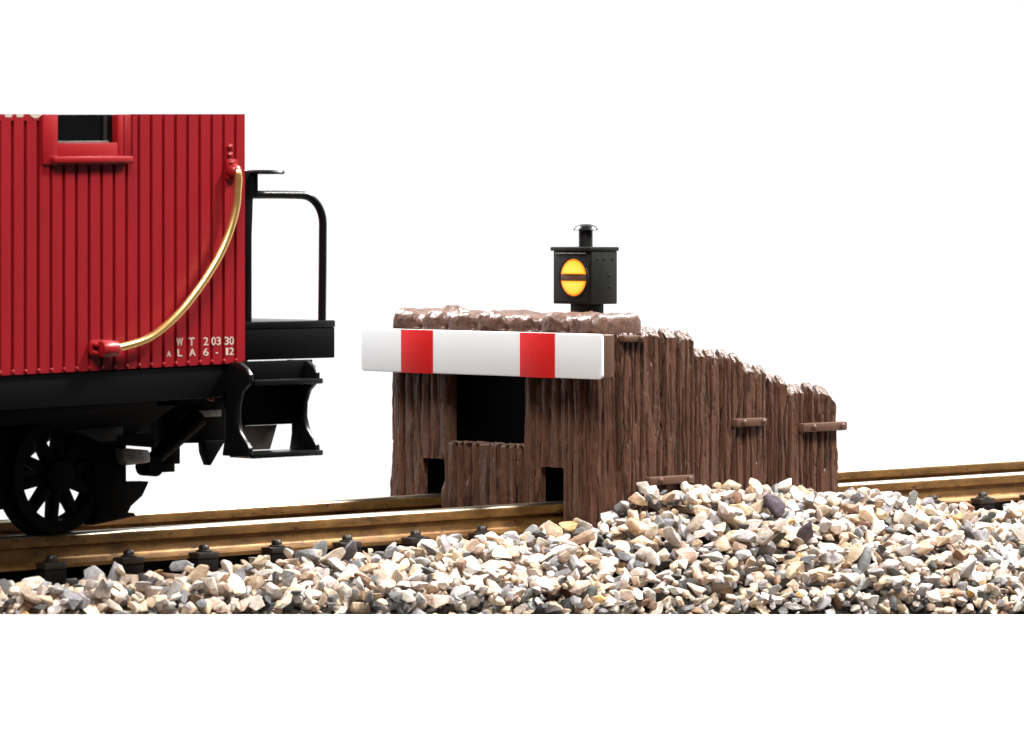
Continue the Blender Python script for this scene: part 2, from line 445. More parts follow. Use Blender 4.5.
# resample the profile evenly
pp = [np.array(p) for p in prof]; L = [0]
for i in range(1, len(pp)): L.append(L[-1]+np.linalg.norm(pp[i]-pp[i-1]))
NS = 64; ss = np.linspace(0, L[-1], NS)
PX = np.interp(ss, L, [p[0] for p in pp]); PZ = np.interp(ss, L, [p[1] for p in pp])
ys = np.linspace(-17.8, 65.1, ny)
Yg, Sg = np.meshgrid(ys, ss, indexing='ij')
endf = np.minimum(1, np.minimum((ys+17.8)/2.2, (65.1-ys)/2.2)); endf = np.sqrt(np.clip(1-(1-endf)**2, 0.0, 1))
disp = 0.75*vnoise(Yg/2.8, Sg/2.6)+0.32*vnoise(Yg/1.0+7, Sg/1.0)+0.16*vnoise(Yg/0.55+3, Sg/0.5) + 1.2*vnoise(Yg/9.0, Sg*0+2)
SE = (-5.5, 6, 18.5, 31, 43, 54.5)
for c in SE: disp -= 1.3*np.exp(-((Yg-c)/2.2)**2)
for c in SE: disp -= 2.2*np.exp(-((Yg-c-0.8*vnoise(Sg/2, Sg*0+c))/0.55)**2)
disp += 2.0*np.exp(-((Yg-47.5)/2.8)**2)*np.exp(-((Sg-13)/4)**2)
cxm, czm = (X0+X1)/2, Z0+0.5
vs = []
for i in range(ny):
    for j in range(NS):
        dx, dz = PX[j]-cxm, PZ[j]-czm
        ln = math.hypot(dx/2.5, dz) or 1
        w = min(1, (PZ[j]-Z0)/1.5)
        k = disp[i, j]*w
        x = cxm + dx*(0.75+0.25*endf[i]) + k*(dx/2.5)/ln; z = czm + dz*(0.55+0.45*endf[i]) + k*dz/ln
        vs.append((x, ys[i], z))
fs = [(i*NS+j, i*NS+j+1, (i+1)*NS+j+1, (i+1)*NS+j) for i in range(ny-1) for j in range(NS-1)]
fs += [tuple(range(NS)), tuple((ny-1)*NS+j for j in range(NS-1, -1, -1))]
fs += [(i*NS, (i+1)*NS, (i+1)*NS+NS-1, i*NS+NS-1) for i in range(ny-1)]
mb.add(vs, fs); mb.build('rubble_cap', M['earth'], stop, smooth=60)

# ================================================================== LANTERN
LX, LY = 24.0, 20.3                     # front face x, centre y
def lantern():
    lt = thing('signal_lantern', 'small square black lantern with a lit amber barred lens standing on the buffer stop', 'lantern', (LX+5, LY, 43))
    mb = MB(); mb.box(LX+2.5, LX+8.2, LY-4.4, LY+3.6, 42, 55.2); mb.build('post', M['lantern'], lt, bevel=0.3)
    mb = MB(); mb.box(LX, LX+10.4, LY-7.6, LY+8.0, 54.1, 69.3)
    ho = mb.build('housing', M['lantern'], lt, bevel=0.35)
    # face plate, hinge strips, rivets on the side
    mb = MB(); mb.box(LX-0.5, LX+0.1, LY-6.9, LY+7.3, 54.8, 68.2)
    mb.build('face_plate', M['lantern'], lt, ho, bevel=0.2)
    mb = MB(); mb.box(LX-0.85, LX-0.3, LY-5.8, LY+6.4, 68.3, 68.75); mb.build('ledge', M['steel'], lt, ho, bevel=0.1)
    for (dx, z) in ((2.4, 67.0), (5.0, 67.0), (8.5, 67.0), (7.0, 62.3), (7.4, 59.0)):
        mb = MB(); mb.lathe([(0.35, 0), (0.3, -0.25), (0.1, -0.35)], (LX+dx, LY-7.6, z), 'y', 10); mb.build('rivet', M['lantern'], lt, ho)
    for yy in (LY-6.6, LY+7.0):
        mb = MB(); mb.lathe([(0.4, 0), (0.3, -0.3), (0.1, -0.4)], (LX-0.05, yy, 67.0), 'x', 10); mb.build('rivet', M['steel'], lt, ho)
    mb = MB(); mb.box(LX-0.9, LX+10.9, LY-7.9, LY+8.4, 69.2, 70.4); mb.build('roof', M['lantern'], lt, bevel=0.35)
    mb = MB(); mb.lathe([(2.0, 0), (2.0, 5.2), (1.9, 5.3)], (LX+4.6, LY-0.6, 70.2), 'z', 24)
    ch = mb.build('chimney', M['lantern'], lt)
    mb = MB(); mb.lathe([(3.1, 0.0), (3.5, -0.2), (3.6, 0.05), (2.9, 1.0), (1.4, 1.55), (0.2, 1.6)], (LX+4.6, LY-0.6, 75.3), 'z', 28)
    mb.build('chimney_cap', M['blackgloss'], lt, ch)
    # bezel
    mb = MB(); n = 40; cyl = []
    zc = 61.7; ycn = LY-1.1; R0 = 5.35
    vs = []
    for k in range(n):
        a = 2*math.pi*k/n
        for (r, x) in ((R0, LX-0.45), (R0, LX-1.0), (R0+0.45, LX-1.0), (R0+0.6, LX-0.45)):
            vs.append((x, ycn+r*1.0*math.cos(a), zc+r*1.0*math.sin(a)))
    fs = [(k*4+j, k*4+(j+1) % 4, ((k+1) % n)*4+(j+1) % 4, ((k+1) % n)*4+j) for k in range(n) for j in range(4)]
    mb.add(vs, fs); mb.build('bezel', M['lantern'], lt, ho)
    # bar across the lens
    mb = MB(); mb.box(LX-1.05, LX-0.45, ycn-5.0, ycn+5.0, zc-0.95, zc+0.95)
    mb.build('lens_bar', M['brownsmooth'], lt, ho, bevel=0.12)
    # two lit half lenses, domed
    for sg in (1, -1):
        mb = MB(); vs = []; fs = []; rims = []
        rn, an = 10, 24; zb = 0.95
        amax = math.acos(zb/R0)
        # grid over the circular segment: rows from chord to top
        for i in range(rn+1):
            zz = zb + (R0-0.02-zb)*i/rn
            hw = math.sqrt(max(0, R0*R0-zz*zz))
            for j in range(an+1):
                yy = -hw + 2*hw*j/an
                rad = math.hypot(yy, zz)/R0
                chord = 1-min(1, (zz-zb)/0.8)
                vs.append((LX-0.5-0.9*math.sqrt(max(0, 1-rad*rad*0.95)), ycn+yy, zc+sg*zz))
                rims.append(max(rad**3.0, 0.92*chord))
        for i in range(rn):
            for j in range(an):
                fs.append((i*(an+1)+j, i*(an+1)+j+1, (i+1)*(an+1)+j+1, (i+1)*(an+1)+j))
        mb.add(vs, fs)
        o = mb.build('lens', M['lens'], lt, ho)
        at = o.data.attributes.new('rim', 'FLOAT', 'POINT')
        at.data.foreach_set('value', rims)
    return lt
lantern()

# ================================================================== TRACK
track = thing('railway_track', 'brass railway track on dark sleepers running beneath the wagon into the buffer stop', 'railway track', (0, 24, -13))
RP = [(-3.5, -8.4), (-3.5, -7.5), (-1.4, -6.6), (-0.85, -5.9), (-0.85, -3.6), (-1.65, -3.0), (-1.65, -1.25), (-1.5, -0.72), (-1.12, -0.25), (-0.6, 0), (0.6, 0), (1.12, -0.25), (1.5, -0.72), (1.65, -1.25), (1.65, -3.0), (0.85, -3.6), (0.85, -5.9), (1.4, -6.6), (3.5, -7.5), (3.5, -8.4)]
for yc in (0.3, 48.0):
    mb = MB(); mb.prism([(yc+a, b) for a, b in RP], 'x', -340, 300)
    ro = mb.build('rail', M['rail'], track, bevel=0.0, smooth=40)
    ro.data.materials.append(M['railtop'])               # polished by the wheels
    for p in ro.data.polygons:
        if p.normal.z > 0.35 and p.center.z > 0.0119: p.material_index = 1
tie_x = [-10.94-24.5*k for k in range(0, 13)] + [12.7+23.3*k for k in range(0, 12)]
sl = MB(); sl.box(-3.4, 3.4, -6.5, 55, -13.2, -8.5)
clips = []
for sd, yc in ((-1, 0.3), (1, 0.3), (-1, 48), (1, 48)):
    c = MB(); y0, y1 = sorted((yc+sd*2.6, yc+sd*7.0)); c.box(-3.5, 3.5, y0, y1, -8.5, -6.7); clips.append((c, 'rail_clip', 0.45))
    c = MB(); c.lathe([(2.1, 0), (2.1, 0.35), (1.45, 0.55), (1.4, 1.2), (1.0, 1.75), (0.4, 1.95)], (0, yc+sd*4.9, -6.75), 'z', 14); clips.append((c, 'bolt', 0))
first = None
for x in tie_x:
    if first is None:
        first = [sl.build('sleeper', M['sleeper'], None, bevel=0.4)] + [c.build(nm, M['clip'], None, bevel=bv) for c, nm, bv in clips]
        new = first
    else:
        new = [o.copy() for o in first]
        for o in new: col.objects.link(o)
    new[0].parent = track; new[0].location = (Vector((x, 0, 0))-Vector(track['mm']))*S
    for o in new[1:]: o.parent = new[0]; o.location = (0, 0, 0)

# ================================================================== RED WAGON
wag = thing('railway_wagon', 'red plank-sided model railway wagon with black end platform and curved brass handrail', 'wagon', (-200, 24, 0))
YN, YFAR, XE, XL = -31.0, 79.0, -142.2, -335.0
SH = 0.018                               # the wagon sits slightly low at its far end
sh = lambda x: SH*(x-XE)
def zb(x): return 42.3+sh(x)
def zt(x): return 104.3+sh(x)
def grooved(mb, x0, x1, grooves, y, sgn, zlo, zhi, thick=2.0):
    """wall strip with narrow square grooves; zlo, zhi are functions of x"""
    xs = [(x0, 0)]
    for g in sorted(grooves):
        if x0+0.4 < g < x1-0.4: xs += [(g-0.46, 0), (g-0.45, 1.7), (g+0.45, 1.7), (g+0.46, 0)]
    xs.append((x1, 0))
    n = len(xs); vs = []
    for (x, d) in xs: vs += [(x, y+sgn*d, zlo(x)), (x, y+sgn*d, zhi(x))]
    for x in (x1, x0): vs += [(x, y+sgn*thick, zlo(x)), (x, y+sgn*thick, zhi(x))]
    m = n+2
    fs = [(2*i, 2*((i+1) % m), 2*((i+1) % m)+1, 2*i+1) for i in range(m)]
    fs += [tuple(2*i for i in range(m)), tuple(2*i+1 for i in range(m-1, -1, -1))]
    mb.add(vs, fs)
GR = [-145.3]
while GR[-1] > XL+3: GR.append(GR[-1]-3.85)
const = lambda v: (lambda x: v+sh(x))
def make_side(y, sgn, name='side_wall'):
    mb = MB()
    grooved(mb, XL, -206.0, GR, y, sgn, zb, const(102.7))
    grooved(mb, XL, -206.0, [], y, sgn, const(102.72), zt)
    grooved(mb, -205.98, -178.0, GR, y, sgn, zb, const(92.2))
    grooved(mb, -177.98, XE, GR, y, sgn, zb, zt)
    return mb.build(name, M['wagonred'], wag, smooth=0)
wn = make_side(YN, 1)
wf = make_side(YFAR, -1)
mb = MB(); mb.prism([(YN+2.02, 42.4), (YFAR-2.02, 42.4), (YFAR-2.02, 104.2), (YN+2.02, 104.2)], 'x', XE-2.2, XE-0.1); mb.build('end_wall', M['wagonred'], wag, bevel=0.1)
mb = MB(); mb.prism([(YN+2.02, 38.9), (YFAR-2.02, 38.9), (YFAR-2.02, 100.5), (YN+2.02, 100.5)], 'x', XL, XL+2); mb.build('end_wall', M['wagonred'], wag, bevel=0.1)
def sheared_box(mb, x0, x1, y0, y1, z0, z1):
    vs = [(x, y, z+sh(x)) for x in (x0, x1) for y in (y0, y1) for z in (z0, z1)]
    mb.add(vs, [(0, 1, 3, 2), (4, 6, 7, 5), (0, 4, 5, 1), (2, 3, 7, 6), (0, 2, 6, 4), (1, 5, 7, 3)]); return mb
# small bright nail heads along the foot of the boards
for xx in GR:
    if xx < -232: break
    mb = MB(); mb.lathe([(0.5, 0), (0.42, -0.3), (0.15, -0.45)], (xx, YN-0.02, zb(xx)+0.75), 'y', 8)
    mb.build('nail', M['wagontrim'], wag, wn)
for (y, s, w) in ((YN, 1, wn), (YFAR, -1, wf)):
    # window: frame (part), pane, sill and inner ledge (sub-parts)
    f = MB(); yo, yi = y-s*0.55, y+s*2
    a, b = sorted((yo, yi))
    sheared_box(f, -205.9, -201.4, a, b, 92.25, 104.25)
    sheared_box(f, -183.1, -181.4, a, b, 92.25, 104.25)
    sheared_box(f, -201.39, -183.11, a, b, 92.25, 97.35)
    fr = f.build('window', M['wagontrim'], wag, bevel=0.2)
    f = MB(); a, b = sorted((y+s*0.3, y+s*2)); sheared_box(f, -181.38, -178.0, a, b, 92.25, 104.25); 
    a, b = sorted((y-s*0.25, y+s*1.0)); sheared_box(f, -180.9, -180.1, a, b, 92.25, 104.2)
    f.build('frame_moulding', M['wagonred'], wag, fr, bevel=0.1)
    f = MB(); a, b = sorted((y-s*2.0, y-s*0.56)); sheared_box(f, -203.6, -179.3, a, b, 92.5, 94.1); f.build('sill', M['wagontrim'], wag, fr, bevel=0.45)
    f = MB(); a, b = sorted((y+s*1.5, y+s*1.9)); sheared_box(f, -201.35, -183.15, a, b, 97.4, 104.2); f.build('pane', M['glass'], wag, fr)
    f = MB(); a, b = sorted((y+s*0.9, y+s*1.48)); sheared_box(f, -186.3, -185.3, a, b, 97.7, 104.2); f.build('glazing_bar', M['darkgrey'], wag, fr)
    f = MB(); a, b = sorted((y+s*0.2, y+s*1.45)); sheared_box(f, -201.2, -185.2, a, b, 97.36, 97.8); f.build('inner_ledge', M['steel'], wag, fr, bevel=0.1)  # pale metal colour stands in for light on the sill's inner edge
# brass handrail with red brackets
PTS = [(-145.3, 88.5), (-145.5, 85.5), (-146.2, 80.4), (-148.75, 73.7), (-152.7, 67.3), (-158.4, 60.6), (-164.8, 54.6), (-172.6, 49.6), (-180.4, 47.4), (-187, 46.7)]
def spline(P, n=8):
    out = []
    P = [np.array(p, float) for p in P]
    for i in range(len(P)-1):
        p0, p1, p2, p3 = P[max(i-1, 0)], P[i], P[i+1], P[min(i+2, len(P)-1)]
        for k in range(n):
            t = k/n
            out.append(0.5*((2*p1)+(-p0+p2)*t+(2*p0-5*p1+4*p2-p3)*t*t+(-p0+3*p1-3*p2+p3)*t**3))
    out.append(P[-1]); return out
P3 = [(-147.0, YN-1.2, 91.0), (-147.0, YN-2.6, 89.8)] + [(x-1.6, YN-3.0, z) for x, z in PTS] 
mb = MB(); mb.tube(spline(P3), 1.0, 16); hr = mb.build('grab_rail', M['gold'], wag)
for (bx, bz, vert) in ((-187.6, 46.7, False), (-147.0, 90.5, True)):
    mb = MB()
    if vert:
        mb.prism(rrect(-148.7, -145.2, 87.6, 93.0, 0.8), 'y', YN-0.9, YN+0.1)
        mb.lathe([(1.9, 0), (1.9, -1.4), (1.5, -2.2), (0.9, -2.6)], (bx, YN-0.6, 89.9), 'y', 16)
        for z in (92.0, 94.0, 96.0):
            d = MB(); d.lathe([(0.8, 0.1), (0.75, -0.5), (0.4, -0.9)], (-147.2, YN-(0.8 if z < 93 else 0), z), 'y', 12); d.build('bolt', M['wagontrim'], wag, hr)
    else:
        mb.prism(rrect(-191.8, -184.0, 44.8, 48.8, 1.2), 'y', YN-0.9, YN+0.1)
        mb.lathe([(1.95, -2.5), (2.1, 0), (1.95, 2.2), (1.2, 3.2)], (bx, YN-2.6, 46.7), 'x', 18)
        for (x, z) in ((-190.7, 47.7), (-190.7, 45.7), (-184.9, 48.0), (-184.9, 45.5)):
            d = MB(); d.lathe([(0.65, 0.1), (0.6, -1.0), (0.3, -1.5)], (x, YN-0.85, z), 'y', 10); d.build('bolt', M['wagontrim'], wag, hr)
    mb.build('bracket', M['wagontrim'], wag, hr, bevel=0.15)
    
# lettering
def lettering(text, x, z, h, w=None, y=YN, serif=True):
    c = bpy.data.curves.new('lettering', 'FONT'); c.body = text; c.size = h*1.28*S; c.align_x = 'CENTER'
    c.extrude = 0.04*S; c.offset = 0.03*S
    o = bpy.data.objects.new('lettering', c); col.objects.link(o)
    dg = bpy.context.evaluated_depsgraph_get(); dg.update()
    me = bpy.data.meshes.new_from_object(o.evaluated_get(dg))
    bpy.data.objects.remove(o)
    xs = [v.co.x for v in me.vertices]
    k = (w*S/(max(xs)-min(xs))) if w else 1
    r0 = Vector(wag['mm'])
    for v in me.vertices:
        X, Z = v.co.x*k, v.co.y
        v.co = Vector(((x-r0.x)*S+X, (y-r0.y)*S-0.05*S+v.co.z, (z-r0.z)*S+Z))
    me.name = 'lettering'; me.materials.append(M['letter'])
    q = bpy.data.objects.new('lettering', me); col.objects.link(q); q.parent = wn
    return q
for t, px, w in (('W', -163.3, 2.0), ('T', -159.5, 1.9), ('2', -154.9, 1.5), ('0', -152.4, 1.4), ('3', -150.8, 1.4), ('3', -148.2, 1.4), ('0', -146.6, 1.4)):
    lettering(t, px, 46.9, 2.2, w)
for t, px, w, h in (('A', -166.7, 1.4, 1.5), ('L', -163.3, 1.6, 2.0), ('A', -159.2, 2.1, 2.0), ('6', -154.9, 1.7, 2.0), ('-', -151.4, 0.7, 2.0), ('1', -148.1, 0.8, 2.0), ('2', -146.6, 1.5, 2.0)):
    lettering(t, px, 44.35, h, w)
# feet of the big letters on the letterboard, which runs out at the top of the wall
def letter_feet():
    mb = MB(); y0, y1 = YN-0.07, YN+0.05
    for (a, b, d) in ((-217.0, -214.6, 0.75), (-213.6, -211.3, 0.75)):
        mb.prism([(x, z+sh(x)) for x, z in ((a, 104.25), (a+0.25, 104.3-d), (b-0.25, 104.3-d), (b, 104.25))], 'y', y0, y1)
    pts = [(-209.7, 104.25)]
    for k in range(9):
        t = k/8; pts.append((-209.2+3.0*t, 104.3-1.0*math.sin(math.pi*(0.12+0.76*t))))
    pts.append((-205.95, 104.25))
    mb.prism([(x, z+sh(x)) for x, z in pts], 'y', y0, y1)
    mb.build('lettering', M['letter'], wag, wn)
letter_feet()

# underframe, platform, steps, running gear
mb = MB(); sheared_box(mb, XL, XE, YN+1.0, YFAR-1, 34.0, 42.2); mb.build('underframe', M['black'], wag, bevel=0.4)
mb = MB(); mb.box(-141.9, -110.4, -29.2, 77, 50.6, 52.4); pf_ = mb.build('platform', M['blackgloss'], wag, bevel=0.25)
for (a, b) in ((-29, -27), (75, 77)):
    mb = MB(); mb.box(-141.8, -110.45, a, b, 42.8, 50.58); mb.build('side_beam', M['black'], wag, pf_, bevel=0.25)
mb = MB(); mb.box(-112.5, -110.5, -26.9, 74.9, 42.8, 50.58); mb.build('end_beam', M['black'], wag, pf_, bevel=0.25)
for y in (-27.5, 75.5):
    P = [(-139.5, y, 84.2), (-128, y, 84.3), (-120.5, y, 84.2)]
    for k in range(1, 9):
        a = math.radians(90-90*k/8); P.append((-120.5+7.3*math.cos(a), y, 77.0+7.2*math.sin(a)))
    P += [(-113.3, y, 65), (-113.5, y, 52)]
    mb = MB(); mb.tube(P, 1.05, 14); h_ = mb.build('handrail', M['blackgloss'], wag)
    mb = MB(); mb.box(-140.2, -137.9, y-1.2, y+1.2, 52, 90.2)
    mb.prism([(-140.1, 52.5), (-138.9, 52.5), (-137.2, 90), (-140.1, 90)], 'y', y-1.25, y+1.25)
    mb.build('corner_post', M['black'], wag, h_, bevel=0.2)
    mb = MB(); mb.lathe([(0.3, 0), (5.2, 0.1), (5.6, 0.6), (5.2, 1.1), (0.3, 1.2)], (-133.2, y, 89.3), 'z', 32)
    mb.build('brake_wheel', M['blackgloss'], wag, h_)
    mb = MB(); mb.tube([(-136.4, y, 83.8), (-136.4, y, 89.4)], 1.15, 12); mb.build('brake_staff', M['black'], wag, h_)
for (yo, s) in ((-38.5, 1), (86.5, -1)):
    stp = None
    # stringers: S-curved plates
    prof = [(-1.5, 43), (-4.6, 39.6), (-0.2, 37.0), (3.0, 34.0), (4.4, 30.5), (3.6, 27.0), (1.0, 23.8), (-1.0, 21.8), (-0.8, 18.9), (12.0, 18.9), (12.8, 25), (14.0, 34), (14.0, 43)]
    prof = [(0.0, 39.5), (0.2, 37.4), (3.2, 35.0), (4.6, 32.0), (4.8, 28.5), (3.8, 25.4), (1.6, 23.0), (0.2, 21.4), (0.0, 19.2), (10.5, 19.2), (9.5, 24), (9.5, 30), (11, 36), (11.5, 42.6), (4.0, 42.6), (1.5, 41.2)]
    stp = None
    for xa in (-147.2, -125.2):
        mb = MB(); mb.prism([(yo+s*a, z) for a, z in prof], 'x', xa, xa+1.5)
        o = mb.build('steps' if stp is None else 'stringer', M['blackgloss'], wag, stp, bevel=0.3)
        stp = stp or o
    for z in (37.0, 19.0):
        mb = MB(); a, b = sorted((yo-s*0.6, yo+s*8.5)); mb.box(-145.65 if z > 30 else -146.6, -123.2, a, b, z-0.2, z+1.2)
        mb.build('tread', M['blackgloss'], wag, stp, bevel=0.35)
    mb = MB(); a, b = sorted((yo+s*8.6, yo+s*9.4)); mb.box(-145.6, -125.3, a, b, 26.5, 36.7); mb.build('riser', M['black'], wag, stp)
    mb = MB(); a, b = sorted((yo+s*9.0, yo+s*9.8)); mb.prism([(-144.5, 20.3), (-132.5, 20.3), (-130.2, 26.4), (-140.3, 26.4), (-144.5, 23.8)], 'y', a, b)
    mb.build('foot_plate', M['riser'], wag, stp, bevel=0.2)
    mb = MB(); a, b = sorted((yo+s*4.2, yo+s*5.2)); mb.box(-145.6, -122.6, a, b, 36.9, 42.75); mb.build('hanger', M['black'], wag, stp, bevel=0.2)

# spoked wheels
def wheel(parent_root, x, ys, s):
    """ys: outer face, s=+1 when the axle runs towards +y from it"""
    zc = 14.6
    t = MB(); n = 56
    prof = [(11.4, 0.2), (14.3, 0.0), (14.6, 0.4), (14.7, 3.6), (16.0, 4.2), (16.0, 5.2), (11.2, 5.2)]
    vs = []
    for k in range(n):
        a = 2*math.pi*k/n
        for r, h in prof: vs.append((x+r*math.cos(a), ys+s*h, zc+r*math.sin(a)))
    q = len(prof)
    fs = [(k*q+j, k*q+(j+1) % q, ((k+1) % n)*q+(j+1) % q, ((k+1) % n)*q+j) for k in range(n) for j in range(q)]
    t.add(vs, fs)
    w = t.build('wheel', M['black'], parent_root)
    h = MB(); h.lathe([(3.8, 0.0), (4.2, s*0.4), (4.2, s*5.6)], (x, ys-s*0.6, zc), 'y', 24); h.build('hub', M['black'], parent_root, w, bevel=0.1)
    sp = MB()
    for k in range(10):
        a = 2*math.pi*(k+0.35)/10; c, d = math.cos(a), math.sin(a)
        vs = []
        for r, hw in ((3.0, 1.4), (11.6, 1.0)):
            for tt in (-hw, hw):
                for yy in (0.7, 3.8):
                    vs.append((x+r*c-tt*d, ys+s*yy, zc+r*d+tt*c))
        sp.add(vs, [(0, 1, 3, 2), (4, 6, 7, 5), (0, 4, 5, 1), (2, 3, 7, 6), (0, 2, 6, 4), (1, 5, 7, 3)])
    sp.build('spokes', M['black'], parent_root, w, bevel=0.15)
for x in (-178.2, -223.0):
    wheel(wag, x, -2.6, 1); wheel(wag, x, 50.6, -1)
    mb = MB(); mb.tube([(x, 0, 14.6), (x, 48, 14.6)], 1.6, 14); mb.build('axle', M['black'], wag)
# bogie frames
for (y, s) in ((-6.0, 1), (54, -1)):
    a, b = sorted((y, y+s*3.0))
    mb = MB()
    mb.prism([(-255, 34), (-143, 34), (-143, 31), (-156, 24.5), (-160, 21.8), (-168, 22.2), (-176, 25.3), (-184, 27.5), (-217, 27.5), (-225, 24), (-240, 22), (-255, 31)], 'y', a, b)
    bg = mb.build('bogie_frame', M['black'], wag, bevel=0.4)
    # raised web on the frame
    a2, b2 = sorted((y-s*0.5, y+s*0.5))
    mb = MB(); mb.prism([(-177, 25.8), (-168.5, 22.8), (-161.5, 22.6), (-161.2, 26.2), (-165, 26.4)], 'y', a2, b2); mb.build('frame_web', M['darkgrey'], wag, bg, bevel=0.2)
    # journal spring box
    a3, b3 = sorted((y-s*1.2, y+s*2.4))
    mb = MB(); mb.prism([(-162.0, 20.9), (-153.2, 20.0), (-152.8, 16.8), (-160.2, 16.4), (-161.6, 18.0)], 'y', a3, b3); mb.build('spring_plate', M['steel'], wag, bg, bevel=0.6)
    mb = MB(); mb.prism([(-162.5, 24), (-152.0, 24), (-152.0, 20.6), (-162.5, 21.6)], 'y', a3+0.3, b3-0.3); mb.build('spring_hanger', M['black'], wag, bg)
    a4, b4 = sorted((y+s*3.2, y+s*7.2))
    mb = MB(); mb.prism([(-169, 27), (-157.2, 27), (-157.2, 12.0), (-149.8, 11.8), (-152.0, 8.2), (-155.6, 5.8), (-156.6, 4.3), (-154.2, 4.0), (-154.4, 3.2), (-160, 2.5), (-168, 1.6), (-166.5, 6)], 'y', a4, b4)
    mb.build('brake_shoe', M['black'], wag, bg, bevel=0.3)
    a5, b5 = sorted((y+s*14, y+s*15.5))
    mb = MB(); mb.box(-170.0, -155.5, a5, b5, 10.5, 34); mb.build('brake_plate', M['black'], wag, bg, bevel=0.3)
    # diagonal brake lever with its round end
    mb = MB(); mb.tube([(-133.5, y+s*3.5, 27.5), (-149.8, y+s*3.5, 16.2)], [2.6, 1.9], 12); mb.build('brake_lever', M['black'], wag, bg); mb = MB()
    mb.tube([(-150.6, y-s*0.5, 15.6), (-150.6, y+s*5, 15.6)], 2.4, 16)
    mb.build('lever_pin', M['black'], wag, bg)
# coupler pocket under the platform
mb = MB(); mb.prism([(-152, 34), (-112, 42), (-112, 22), (-118, 20.3), (-133.8, 20.6), (-136, 26)], 'y', 4, 44)
dg_ = mb.build('coupler_pocket', M['black'], wag, bevel=0.4)
for bb in ((-141.0, -136.6, 1, 6, 15.6, 34), (-139.0, -133.8, 6.5, 10, 13.2, 34)):
    mb = MB(); mb.box(*bb); mb.build('pocket_lug', M['black'], wag, dg_, bevel=0.2)
mb = MB(); mb.prism([(-127.5, 21), (-120.5, 21), (-123.0, 18.0), (-125.6, 14.6), (-127.2, 18)], 'y', 2, 5); mb.build('coupler_hook', M['black'], wag, dg_, bevel=0.2)
mb = MB(); mb.box(-133.5, -124.5, -1.0, 5, 27.4, 29.2); mb.build('coupler_plate', M['steel'], wag, dg_, bevel=0.2)
mb = MB(); mb.box(-150, -120, -6, 5, 31, 42); mb.build('draft_beam', M['black'], wag, dg_)
mb = MB(); mb.tube(spline([(-143.8, -26, 41.5), (-146.5, -27, 40), (-149.5, -27.5, 36.0), (-150.4, -27.5, 33.0)]), 0.9, 10); mb.build('step_reflection', M['redreflection'], wag)  # tube standing in for a reddish reflection on the black step

# ================================================================== BALLAST AND BASE
LA, LB = Vector((-211.0, -28.0)), Vector((130.0, -75.0))
def ylip(x): return LA.y + (LB.y-LA.y)*(x-LA.x)/(LB.x-LA.x)
def zlip(x, y):
    d = (x-CAM.x)*FW.x + (y-CAM.y)*FW.y
    return CAM.z - (615-225)/FPX*d
RX = [-340, -200, -140, -105, -60, -20, 0, 12, 30, 45, 75, 100, 116, 130, 150, 320]
RZ = [-14.6, -14.4, -13.4, -11.8, -10.4, -8.2, -3.0, 1.2, 3.2, 3.0, 0.4, -2.2, -5.0, -8.6, -11.8, -13.0]
QX = [-340, -140, -90, -50, -15, 0, 95, 110, 150, 320]
QZ = [-14.4, -14.0, -12.8, -11.8, -10.4, -6.0, -4.0, -9.6, -13.4, -14.0]
def ground_z(X, Y):
    zr = np.interp(X, RX, RZ); zq = np.interp(X, QX, QZ)
    yl = ylip(X); zl = zlip(X, yl) - 0.6
    t = np.clip((-21.0-Y)/np.maximum(-21.0-yl, 1), 0, 1.2)
    bulge = 1.8*np.sin(np.pi*np.clip(t, 0, 1))*np.clip((-21-yl)/40, 0.2, 1)
    zo = zr + (zl-zr)*t + bulge
    s = np.clip((Y+21)/16.0, 0, 1)
    zi = zr + (zq-zr)*s
    z = np.where(Y < -21, zo, zi)
    return np.where(Y > 1, -11.8, z)

# white base under the whole model, its front board running along the foot of the ballast
XA, XB = -345.0, 330.0
bm_ = MB()
xs = np.linspace(XA, XB, 46)
rows = []
for x in xs:
    yl = ylip(x); zl = zlip(x, yl)
    r = [(x, yl, -230), (x, yl, zl), (x, yl+1.6, zl), (x, yl+1.6, zl-5.0)]
    for y in np.linspace(yl+2.0, 78, 24): r.append((x, y, min(float(ground_z(np.array(x), np.array(y)))-7.5, -14.5)))
    r += [(x, 80, -14.0), (x, 80, -230)]
    rows.append(r)
K = len(rows[0]); vs = [p for r in rows for p in r]
fs = [(i*K+j, i*K+j+1, (i+1)*K+j+1, (i+1)*K+j) for i in range(len(xs)-1) for j in range(K-1)]
fs += [((i+1)*K, i*K, i*K+K-1, (i+1)*K+K-1) for i in range(len(xs)-1)]
fs += [tuple(range(K)), tuple((len(xs)-1)*K+j for j in range(K-1, -1, -1))]
bm_.add(vs, fs)
base = bm_.build('base', M['base'], None, smooth=0); base['kind'] = 'structure'
# grit sheet under the stones
gm = MB(); gx = np.linspace(-340, 325, 300); rows = []
for x in gx:
    yl = ylip(x)+2.4
    yy = np.concatenate([np.linspace(yl, -4, 30), np.linspace(0, 76, 24)])
    zz = ground_z(np.full_like(yy, x), yy)-4.2
    zz = np.where((yy > -22), np.minimum(zz, -9.5), zz)
    rows += [(x, y, z+0.8*float(vnoise(x/2, y/2))) for y, z in zip(yy, zz)]
K = 54
gm.add(rows, [(i*K+j, i*K+j+1, (i+1)*K+j+1, (i+1)*K+j) for i in range(len(gx)-1) for j in range(K-1)])
grit = gm.build('ground', M['dirt'], None); grit['kind'] = 'structure'

